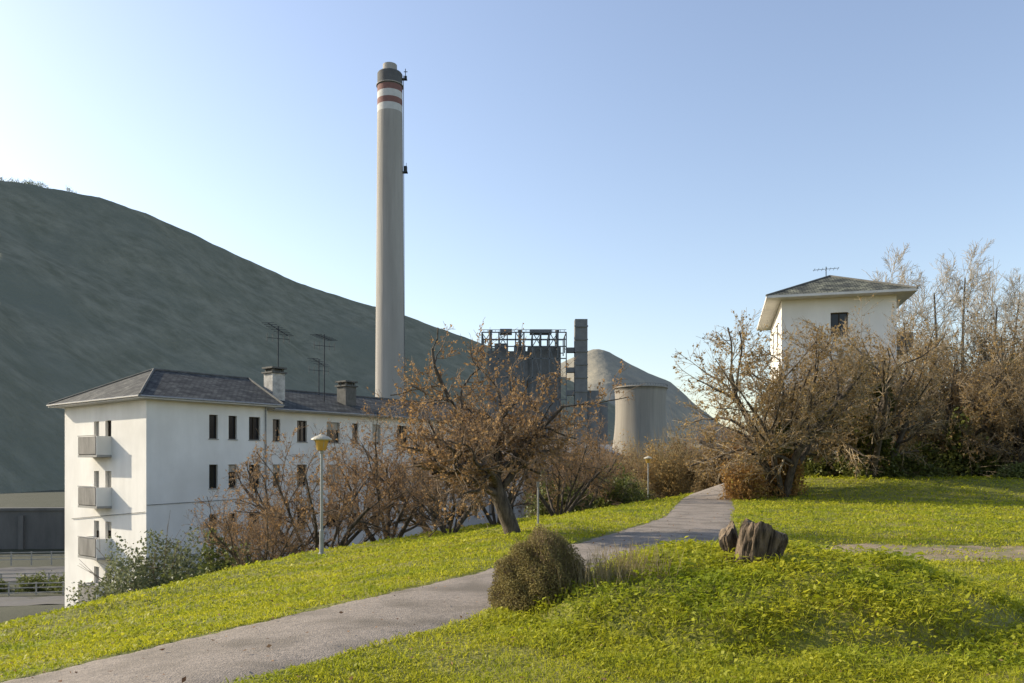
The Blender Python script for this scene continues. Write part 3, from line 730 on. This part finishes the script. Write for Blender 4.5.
facade(wall, (LB,WA), (-1,0), LB, 0, E-.15, [])
wall.obj("wall", [M_wall], apt)
for i, o_ in enumerate(front): window(apt, (0,0), (1,0), o_, shutter=(0,0,0,0,.3,0,0)[i % 7])
for i, o_ in enumerate(left): window(apt, (0,WA), (0,-1), o_, name="balcony_door" if i % 2 == 0 else "window", shutter=(0,1,.5,1,.3,.6,0,1)[i])
for i, o_ in enumerate(fb): window(apt, (LA,SB), (1,0), o_, shutter=(0,0,.4,0,.9)[i % 5] )
OV = .75; zE = E+.18; zR = 6.3-ZB
rf = MB()
Y0, Y1, YM = -OV, WA+OV, WA/2
A0 = (-OV,Y0,zE); A1 = (-OV,Y1,zE); AP = (3.3,YM,zR); AQ = (10.4,YM,zR); A2 = (LA+OV,Y0,zE); A3 = (LA+OV+1,Y1,zE)
roofface(rf, [A0, A2, AQ, AP]); roofface(rf, [A1, A0, AP]); roofface(rf, [A3, A1, AP, AQ]); roofface(rf, [A2, A3, AQ])
zE2 = E+.0; zR2 = 5.75-ZB
b0 = (LA+.3,SB-OV,zE2); b1 = (LB+OV,SB-OV,zE2); b2 = (LB+OV,Y1-.02,zE2); b3 = (LA+.3,Y1-.02,zE2)
c0 = (LA+.3,YM+SB/2,zR2); c1 = (LB-4.5,YM+SB/2,zR2)
roofface(rf, [b0,b1,c1,c0]); roofface(rf, [b1,b2,c1]); roofface(rf, [b2,b3,c0,c1])
roof = rf.obj("roof", [M_slate], apt)
ev = MB(); ev.box((-OV,Y0,E+.002),(LA+OV,Y1,zE-.004)); ev.obj("eaves", [M_soffit], apt)
ev = MB(); ev.box((LA+OV+.003,SB-OV,E-.148),(LB+OV,Y1-.02,zE2-.004)); ev.obj("eaves", [M_soffit], apt)
gt = MB(); gt.beam((-OV,Y0-.06,zE-.06),(LA+OV,Y0-.06,zE-.06),.06,n=6); gt.beam((-OV-.06,Y0,zE-.06),(-OV-.06,Y1,zE-.06),.06,n=6)
gt.beam((LA+OV,SB-OV-.06,zE2-.06),(LB+OV,SB-OV-.06,zE2-.06),.06,n=6); gt.obj("gutter", [M_metal], apt)
rc = MB(); 
for p, q in ((A0,AP),(A1,AP),(AP,AQ),(A2,AQ),(c0,c1),(b1,c1)):
    rc.beam((p[0],p[1],p[2]+.02),(q[0],q[1],q[2]+.02),.08,n=6)
rc.obj("ridge_tiles", [M_tile], roof)
dp_ = MB(); dp_.beam((LA-.15,-.07,0),(LA-.15,-.07,E),.05,n=8); dp_.obj("drainpipe", [M_metal], apt)
cb = MB(); cb.beam((0,-.03,E-6.2),(LA,-.03,E-6.0),.018); cb.beam((.02,-.03,E-9.3),(LA,-.03,E-9.4),.015); cb.obj("facade_cable", [M_dark], apt)
cb = MB(); cb.beam((-.05,9.8,E-7.4),(-.05,.05,E-6.6),.02); cb.obj("facade_cable", [M_dark], apt)
for zf in (.62,-2.53,-5.68,-8.6):
    z = zf-ZB; s0, s1, pr = 4.3, 6.9, .9
    q = MB(); q.box((-pr,s0,z-.14),(-.002,s1,z)); 
    q.box((-pr+.003,s0+.003,z+.002),(-.004,s0+.10,z+1.15),1); q.box((-pr+.003,s1-.10,z+.002),(-.004,s1-.003,z+1.15),1)
    bal = q.obj("balcony", [M_concrete, M_wall], apt)
    q = MB(); q.box((-pr-.03,s0+.11,z+.06),(-pr+.05,s1-.11,z+1.13)); q.obj("parapet", [M_balc], bal)
    q = MB(); q.beam((-pr-.0,s0,z+1.20),(-pr-.0,s1,z+1.20),.03,n=6); q.obj("handrail", [M_metal], bal)
def chim(t, s, top, w, m, label, zb):
    q = MB(); q.box((t-w/2,s-w/2,zb),(t+w/2,s+w/2,top-.45)); c = q.obj("roof_chimney", [m], roof, label=label)
    q = MB(); q.box((t-w/2-.12,s-w/2-.12,top-.448),(t+w/2+.12,s+w/2+.12,top-.34)); 
    for dx in (-1,1):
        for dy in (-1,1): q.box((t+dx*w*.38-.07,s+dy*w*.38-.07,top-.338),(t+dx*w*.38+.07,s+dy*w*.38+.07,top-.12))
    q.box((t-w*.3,s-w*.3,top-.337),(t+w*.3,s+w*.3,top-.16))
    q.box((t-w/2-.1,s-w/2-.1,top-.118),(t+w/2+.1,s+w/2+.1,top)); q.obj("chimney_cap", [M_tile], c)
chim(11.0, 3.2, 7.0-ZB, 1.05, M_roofch, "weathered grey rendered chimney with dark cap", 4.2-ZB)
chim(17.6, 3.2, 6.55-ZB, 1.05, M_tile, "dark square chimney with capped vents", 4.2-ZB)
def antenna(t, s, zb, zt, k, L=2.2, tilt=.1):
    q = MB(); q.beam((t,s,zb),(t,s,zt),.045,n=6); a = q.obj("antenna", [M_dark], roof)
    q = MB(); 
    q.beam((t-L*.5,s-L*.35,zt-.25+tilt),(t+L*.5,s+L*.35,zt-.25-tilt),.032)
    for i in range(k):
        f = i/(k-1)-.5; x = t+L*f; y = s+L*.7*f; z = zt-.25-2*tilt*f; l = .36+.2*(1-abs(f)*1.2)
        q.beam((x-l*.57,y+l*.82,z),(x+l*.57,y-l*.82,z),.022)
    q.obj("antenna_boom", [M_dark], a)
    q = MB(); q.beam((t-.8,s+.2,zt-.9),(t+.8,s-.2,zt-.9),.025)
    for i in range(5):
        x = t-.8+.4*i; q.beam((x,s+.2-.1*i,zt-1.2),(x,s+.2-.1*i,zt-.6),.018)
    q.obj("antenna_grid", [M_dark], a)
antenna(11.6, 3.6, 4.6-ZB, 10.1-ZB, 9, 3.4, .12); antenna(15.6, 3.4, 4.6-ZB, 10.0-ZB, 8, 3.4, -.1)
antenna(16.8, 5.6, 5.5-ZB, 8.4-ZB, 6, 2.6)

hx, hy = 17.6, 52; hb = -1.9; ha = R(-14.4)
house = empty("white_house", (hx, hy, hb), ha, label="tall white house with hipped slate roof behind bare trees", category="house")
LW, LD = 6.9, 11.0; HE = 10.75-hb
wl = MB(); opsF = []; 
for k in range(4):
    z = HE-2.45-k*3.05
    if z > 0: opsF.append((3.0, z, 4.05, z+1.5)); 
facade(wl, (0,0), (1,0), LW, 0, HE, opsF)
opsL = [(a, HE-2.45-k*3.05, a+1, HE-.95-k*3.05) for k in range(4) for a in (3,7)]
facade(wl, (0,LD), (0,-1), LD, 0, HE, opsL)
opsR = [(a, HE-2.45-k*3.05, a+1, HE-.95-k*3.05) for k in range(4) for a in (1.5,6)]
facade(wl, (LW,0), (0,1), LD, 0, HE, opsR); facade(wl, (LW,LD), (-1,0), LW, 0, HE, [])
wl.obj("wall", [M_wall], house)
for o_ in opsF: window(house, (0,0), (1,0), o_)
for o_ in opsL: window(house, (0,LD), (0,-1), o_)
for o_ in opsR: window(house, (LW,0), (0,1), o_)
v = 1.0; zt = HE+.16; rr = 2.1
rf = MB(); a = (-v,-v,zt); b_ = (LW+v,-v,zt); c = (LW+v,LD+v,zt); d = (-v,LD+v,zt); p = (LW/2,LW/2+.4,zt+rr); q_ = (LW/2,LD-LW/2-.4,zt+rr)
roofface(rf, [a,b_,p]); roofface(rf, [b_,c,q_,p]); roofface(rf, [c,d,q_]); roofface(rf, [d,a,p,q_])
hr = rf.obj("roof", [M_slate2], house)
ev = MB(); ev.box((-v,-v,HE+.003),(LW+v,LD+v,zt-.004)); ev.obj("eaves", [M_soffit], house)
rc = MB(); 
for s_, t_ in ((a,p),(b_,p),(c,q_),(d,q_),(p,q_)): rc.beam(s_, t_, .08, n=6)
rc.obj("ridge_tiles", [M_tile], hr)
for k in range(3):
    z = HE-3.4-k*3.05; q = MB(); q.box((LW+.003,.6,z),(LW+1.1,3.6,z+.14)); bl = q.obj("balcony", [M_concrete], house)
    q = MB(); q.box((LW+1.03,.6,z+.143),(LW+1.1,3.6,z+1.1)); q.box((LW+.005,.6,z+.143),(LW+1.027,.68,z+1.1)); q.obj("parapet", [M_tile], bl)
q = MB(); q.beam((3.6,7,zt+1.8),(3.6,7,zt+3.5),.03,n=6); an = q.obj("antenna", [M_dark], hr)
q = MB(); q.beam((2.7,7,zt+3.3),(4.5,7.2,zt+3.4),.02)
for i in range(7): q.beam((2.8+.27*i,6.6,zt+3.33),(2.8+.27*i,7.5,zt+3.33),.014)
q.obj("antenna_boom", [M_dark], an)

# ------------------------------------------------------------------ power station
Dc = 400; cx = (390-512)/796*Dc
ch = empty("power_station_chimney", (cx, Dc, -11), 0, label="very tall concrete chimney with red and white bands near the top", category="chimney")
def zpx(y, D): return (465-y)/796*D
g0 = 11; zz = lambda y: zpx(y, Dc)+g0
q = MB()
prof = [(7.35,0),(7.3,zz(400)),(6.35,zz(122)),(6.3,zz(114)),(6.3,zz(107)),(6.28,zz(101)),(6.27,zz(94)),(6.25,zz(88)),(6.25,zz(75)),(5.9,zz(74)),(3.6,zz(73.9)),(3.5,zz(65.5)),(3.0,zz(65.5)),(2.9,zz(70))]
q.lathe(prof, 48, mats=[0,0,0,3,2,3,2,1,1,1,0,0,1], cap=True)
q.obj("shaft", [M_chim, M_chdark, M_red, M_white], ch, weld=True)
q = MB(); z = zz(86.5)
q.lathe([(6.3,z-.3),(6.8,z-.3),(6.8,z+.1),(6.3,z+.1)], 40, cap=False)
q.obj("platform_ring", [M_chim], ch)
q = MB()
q.beam((7.6,-.6,0),(6.75,-.6,zz(76)),.12); q.beam((7.6,.6,0),(6.75,.6,zz(76)),.12)
for i in range(90):
    z = i*zz(76)/90; x = 7.6-.85*i/90; q.beam((x,-.6,z),(x,.6,z),.08)
q.obj("ladder", [M_plant2], ch)
q = MB(); z = zz(173)
q.box((6.4,-1.2,z),(8.9,1.2,z+.4)); q.box((7.0,-.9,z+.42),(8.6,.9,z+3.2)); q.beam((8.2,0,z+3.2),(8.2,0,z+5),.15)
z = zz(80); q.box((6.2,-1,z),(8.6,1,z+.4)); q.beam((7.8,0,z+.4),(7.8,0,z+5.5),.22); q.beam((7.0,0,z+4),(8.8,0,z+4),.2); q.box((7.2,-.5,z+.5),(8.5,.5,z+1.8))
q.obj("aerial_platform", [M_dark], ch)

Db = 430; k = Db/796
ps = empty("power_station", ((520-512)*k, Db, -11), 0, label="steel-framed power station boiler house with slim stair tower", category="power station")
X = lambda px: (px-520)*k
Zz = lambda py: zpx(py, Db)+11
q = MB(); q.box((X(487),8,0),(X(528),30,Zz(349))); q.box((X(528)+.02,10,0),(X(562),32,Zz(344))); q.box((X(494),12,Zz(349)+.02),(X(508),22,Zz(340))); q.box((X(514),12,Zz(349)+.02),(X(526),22,Zz(342))); q.obj("boiler_hall", [M_plant], ps)
q = MB(); xs = np.linspace(X(482), X(566), 11)
for x in xs:
    for y in (-2, 12, 24): q.beam((x,y,0 if y < 0 else Zz(350)),(x,y,Zz(333)),.4)
for y in (333,340,347,359,378,400,430):
    q.beam((X(482),-2,Zz(y)),(X(566),-2,Zz(y)),.4)
    if y < 355: q.beam((X(482),24,Zz(y)),(X(566),24,Zz(y)),.35)
for x in xs: q.beam((x,-2,Zz(333)),(x,24,Zz(333)),.35); q.beam((x,-2,Zz(350)),(x,24,Zz(342)),.25)
for i in range(0, 10, 2):
    q.beam((xs[i],-2,Zz(347)),(xs[i+1],-2,Zz(333)),.3); q.beam((xs[i+1],-2,Zz(347)),(xs[i],-2,Zz(333)),.3)
    q.beam((xs[i+1],-2,Zz(378)),(xs[i],-2,Zz(347)),.3)
for x in np.linspace(X(484), X(564), 22): q.beam((x,-2,Zz(333)),(x,-2,Zz(330.5)),.15)
q.beam((X(482),-2,Zz(330.5)),(X(566),-2,Zz(330.5)),.2)
q.obj("steel_frame", [M_steelh], ps)
for a, b, y0, y1 in ((500,512,333,328.5),(530,552,333,329)):
    q = MB(); q.box((X(a),1,Zz(y0)+.4),(X(b),10,Zz(y1))); q.box((X(a)+.5,.6,Zz(y0)+.6),(X(a)+2,.98,Zz(y1)-.4)); q.obj("roof_plant_housing", [M_plant], ps)
for x in (490,520,558):
    q = MB(); q.lathe([(.9,Zz(345)),(.9,Zz(329)),(1.2,Zz(328.8)),(1.2,Zz(327.5))], 12, c=(X(x), 9)); q.obj("vent_pipe", [M_plant], ps)
q = MB(); q.box((X(575),0,0),(X(587.5),7,Zz(319))); q.box((X(574.5),-.6,Zz(327)),(X(588),-.02,Zz(325.5)))
for y in (340,352,365,378,392,406): q.box((X(574.6),-.5,Zz(y)),(X(587.9),-.02,Zz(y)+.5))
q.obj("stair_tower", [M_plant2], ps)
q = MB(); 
for y in (352,372,395): q.box((X(566)+.5,1,Zz(y)),(X(575)-.02,5,Zz(y)+2.6))
q.box((X(588)+.3,3,0),(X(600),14,Zz(390))); q.box((X(600)+.02,6,0),(X(609),16,Zz(402)))
q.obj("transfer_bridge", [M_plant], ps)

Dt = 470; kt = Dt/796; tx = (640.5-512)*kt
ct = empty("cooling_tower", (tx, Dt, -11), 0, label="squat grey-beige concrete cooling tower", category="cooling tower")
zt_ = zpx(389, Dt)+11; q = MB(); pr = []
for i in range(25):
    t = i/24; z = 5+t*(zt_-5); r = 14.8*math.sqrt(1+(t-.76)**2*1.3); pr.append((r, z))
pr += [(pr[-1][0]+.6, zt_), (pr[-1][0]+.6, zt_+.8), (pr[-1][0]-.5, zt_+.8), (pr[-1][0]-.6, zt_-14)]
q.lathe(pr, 64, cap=False); q.obj("shell", [M_cool], ct, smooth=True, weld=True)
q = MB(); r0 = pr[0][0]
for i in range(36):
    a = 2*math.pi*i/36; b = 2*math.pi*(i+.5)/36; c_ = 2*math.pi*(i-.5)/36
    q.beam(((r0+1)*math.cos(b),(r0+1)*math.sin(b),0),(r0*math.cos(a),r0*math.sin(a),5.2),.35); q.beam(((r0+1)*math.cos(c_),(r0+1)*math.sin(c_),0),(r0*math.cos(a),r0*math.sin(a),5.2),.35)
q.obj("support_columns", [M_cool], ct)
q = MB()
for i in range(60):
    a = 2*math.pi*i/60; rr_ = pr[24][0]+.3; q.beam((rr_*math.cos(a),rr_*math.sin(a),zt_+.8),(rr_*math.cos(a),rr_*math.sin(a),zt_+2),.08)
    b = 2*math.pi*(i+1)/60; q.beam((rr_*math.cos(a),rr_*math.sin(a),zt_+2),(rr_*math.cos(b),rr_*math.sin(b),zt_+2),.08)
q.obj("rim_railing", [M_dark], ct)

def shed(x, y, w, d, hgt, label, rot=0, m=M_plant2):
    e = empty("industrial_shed", (x, y, -10.2), R(rot), label=label, category="shed", group="sheds below the cooling tower")
    q = MB(); facade(q, (0,0), (1,0), w, 0, hgt, [(w*.2,hgt*.4,w*.35,hgt*.7),(w*.6,hgt*.4,w*.8,hgt*.7)]); facade(q, (0,d), (0,-1), d, 0, hgt, []); facade(q, (w,0), (0,1), d, 0, hgt, []); facade(q, (w,d), (-1,0), w, 0, hgt, [])
    q.face([(0,0,hgt),(0,d,hgt),(0,d/2,hgt+d*.2)]); q.face([(w,0,hgt),(w,d/2,hgt+d*.2),(w,d,hgt)]); q.obj("wall", [m], e)
    q = MB(); q.face([(-.5,-.5,hgt),(w+.5,-.5,hgt),(w+.5,d/2,hgt+d*.2+.2),(-.5,d/2,hgt+d*.2+.2)]); q.face([(w+.5,d+.5,hgt),(-.5,d+.5,hgt),(-.5,d/2,hgt+d*.2+.2),(w+.5,d/2,hgt+d*.2+.2)]); q.obj("roof", [M_roofpale], e)
    for a, b in ((w*.2,w*.35),(w*.6,w*.8)):
        q = MB(); q.box((a,.12,hgt*.4),(b,.2,hgt*.7)); q.obj("window", [M_glass], e)
shed(25, 190, 8, 12, 12.5, "grey shed with sloping roof", 70); shed(10, 260, 22, 14, 14, "grey industrial building with low roof", -8, M_plant)

# ------------------------------------------------------------------ far-left valley details
def wallobj(name, label, p, q_, z0, z1, th, m, cat):
    d = Vector((q_[0]-p[0], q_[1]-p[1], 0)); L = d.length; e = empty(name, (p[0], p[1], z0), math.atan2(d.y, d.x), label=label, category=cat)
    b = MB(); b.box((0,0,0),(L,th,z1-z0)); 
    for i in range(int(L/6)+1): b.box((i*6-.3,-.4,0),(i*6+.3,-.003,z1-z0-.6))
    b.obj("wall", [m], e)
    b = MB(); b.box((-.2,-.2,z1-z0+.003),(L+.2,th+.2,z1-z0+.35)); b.obj("coping", [M_wallgrey], e)
wallobj("retaining_wall", "long concrete retaining wall across the valley, coloured dark for its shade", (-130,98), (-30,108), -13, -6.0, 1.2, M_wallgrey, "wall")
PM = MB(); PM.box((-.05,-.05,-.3),(.05,.05,1.15)); PM.box((-.07,-.07,1.152),(.07,.07,1.18)); PMm = PM.mesh("railing_post", [M_rail])
def railing(p, q_, label, zoff=0):
    d = Vector((q_[0]-p[0], q_[1]-p[1], 0)); L = d.length; z0 = min(h1(*p), h1(*q_))+zoff
    e = empty("railing", (p[0], p[1], z0), math.atan2(d.y, d.x), label=label, category="railing", group="railings along the valley road")
    for i in range(int(L/2)+1):
        o = bpy.data.objects.new("post", PMm); o.location = (i*2, 0, 0); link(o, e)
    for z in (.35,.75,1.1):
        b = MB(); b.box((0,-.085,z-.045),(L,-.052,z+.045)); b.box((0,-.105,z-.02),(L,-.0855,z+.02)); b.obj("rail", [M_rail], e)
railing((-58,70), (-28,75), "pale metal railing beside the valley road"); railing((-60,60), (-30,66), "pale metal railing beside the valley road"); railing((-66,84), (-34,90), "pale metal railing beside the river", .6)
P = smoothline([(-95,48),(-60,54),(-42,58),(-28,64),(-20,80)], 10)
strip("valley_road", P, 3.8, M_road, "narrow asphalt road on the valley floor", .05)
P = smoothline([(-110,74),(-60,80),(-42,84),(-20,90)], 10)
strip("riverside_road", P, 6.0, M_road, "grey riverside service road below the retaining wall", .06)
for i, (x, y, s) in enumerate([(-41,68,1.3),(-44,68,1.0),(-37.5,67,1.4),(-47,70,1.1)]):
    bush("roadside_bush", "rough green bush beside the valley road", x, y, s, s, s, 2500, .1, M_leaf_green, 90+i, group="bushes beside the valley road", lump=.35)

# ridge-top trees (tiny)
rng = np.random.default_rng(3); MVa = np.array(MV).reshape(mA, mB+1, 3); jr = int(round(mB/1.35)); PP = []
for i in range(mA):
    p = MVa[i, jr]; sx = 512+796*p[0]/p[1]
    if -60 < sx < 110:
        for k_ in range(2 if sx < 45 else 1):
            if rng.random() < (.75 if sx < 45 else .25):
                c0_ = p+np.array([rng.normal()*5, rng.normal()*5, 0]); hh_ = rng.uniform(3, 6)
                PP.append(c0_+rng.normal(size=(90,3))*np.array([1.8,1.8,1.4])+np.array([0,0,hh_*.5]))
P_ = np.vstack(PP); v, f = leafquads(P_, .5, rng)
o = link(bpy.data.objects.new("ridge_trees", npmesh("ridge_trees", v, f, [M_leaf_green]))); meta(o, label="tiny trees along the mountain crest", category="trees", kind="stuff")

# ------------------------------------------------------------------ light, sky, camera
az = R(-71); el = R(25)
sd = Vector((math.sin(az)*math.cos(el), math.cos(az)*math.cos(el), math.sin(el)))
sun = bpy.data.lights.new("sun", 'SUN'); sun.energy = 7.0; sun.angle = R(.5); sun.color = (1,.89,.70)
so = bpy.data.objects.new("sun", sun); so.rotation_euler = (-sd).to_track_quat('-Z','Y').to_euler(); so.location = (-50,30,60); COL.objects.link(so)
w = bpy.data.worlds.new("World"); scene.world = w; w.use_nodes = True
nt = w.node_tree; bg = nt.nodes["Background"]; sk = nt.nodes.new("ShaderNodeTexSky"); sk.sky_type = 'NISHITA'
sk.sun_disc = False; sk.sun_elevation = el; sk.sun_rotation = az; sk.air_density = 1.2; sk.dust_density = 1.0; sk.ozone_density = 2.1; sk.altitude = 0
hs = nt.nodes.new("ShaderNodeHueSaturation"); hs.inputs["Saturation"].default_value = .90; hs.inputs["Hue"].default_value = .505
tn = nt.nodes.new("ShaderNodeMix"); tn.data_type = 'RGBA'; tn.blend_type = 'MULTIPLY'; tn.inputs[0].default_value = 1; tn.inputs[7].default_value = (1.03,.99,.98,1)
nt.links.new(sk.outputs[0], hs.inputs["Color"]); nt.links.new(hs.outputs[0], tn.inputs[6]); nt.links.new(tn.outputs[2], bg.inputs["Color"]); bg.inputs["Strength"].default_value = .235
cam = bpy.data.cameras.new("camera"); cam.lens = 28; cam.sensor_width = 36; cam.clip_end = 12000; cam.clip_start = .1
cam.shift_y = (465-341.5)/1024
co = bpy.data.objects.new("camera", cam); co.location = (0,0,0); co.rotation_euler = (R(90),0,0); COL.objects.link(co); scene.camera = co
scene.view_settings.view_transform = 'Standard'; scene.view_settings.look = 'None'; scene.view_settings.exposure = 0
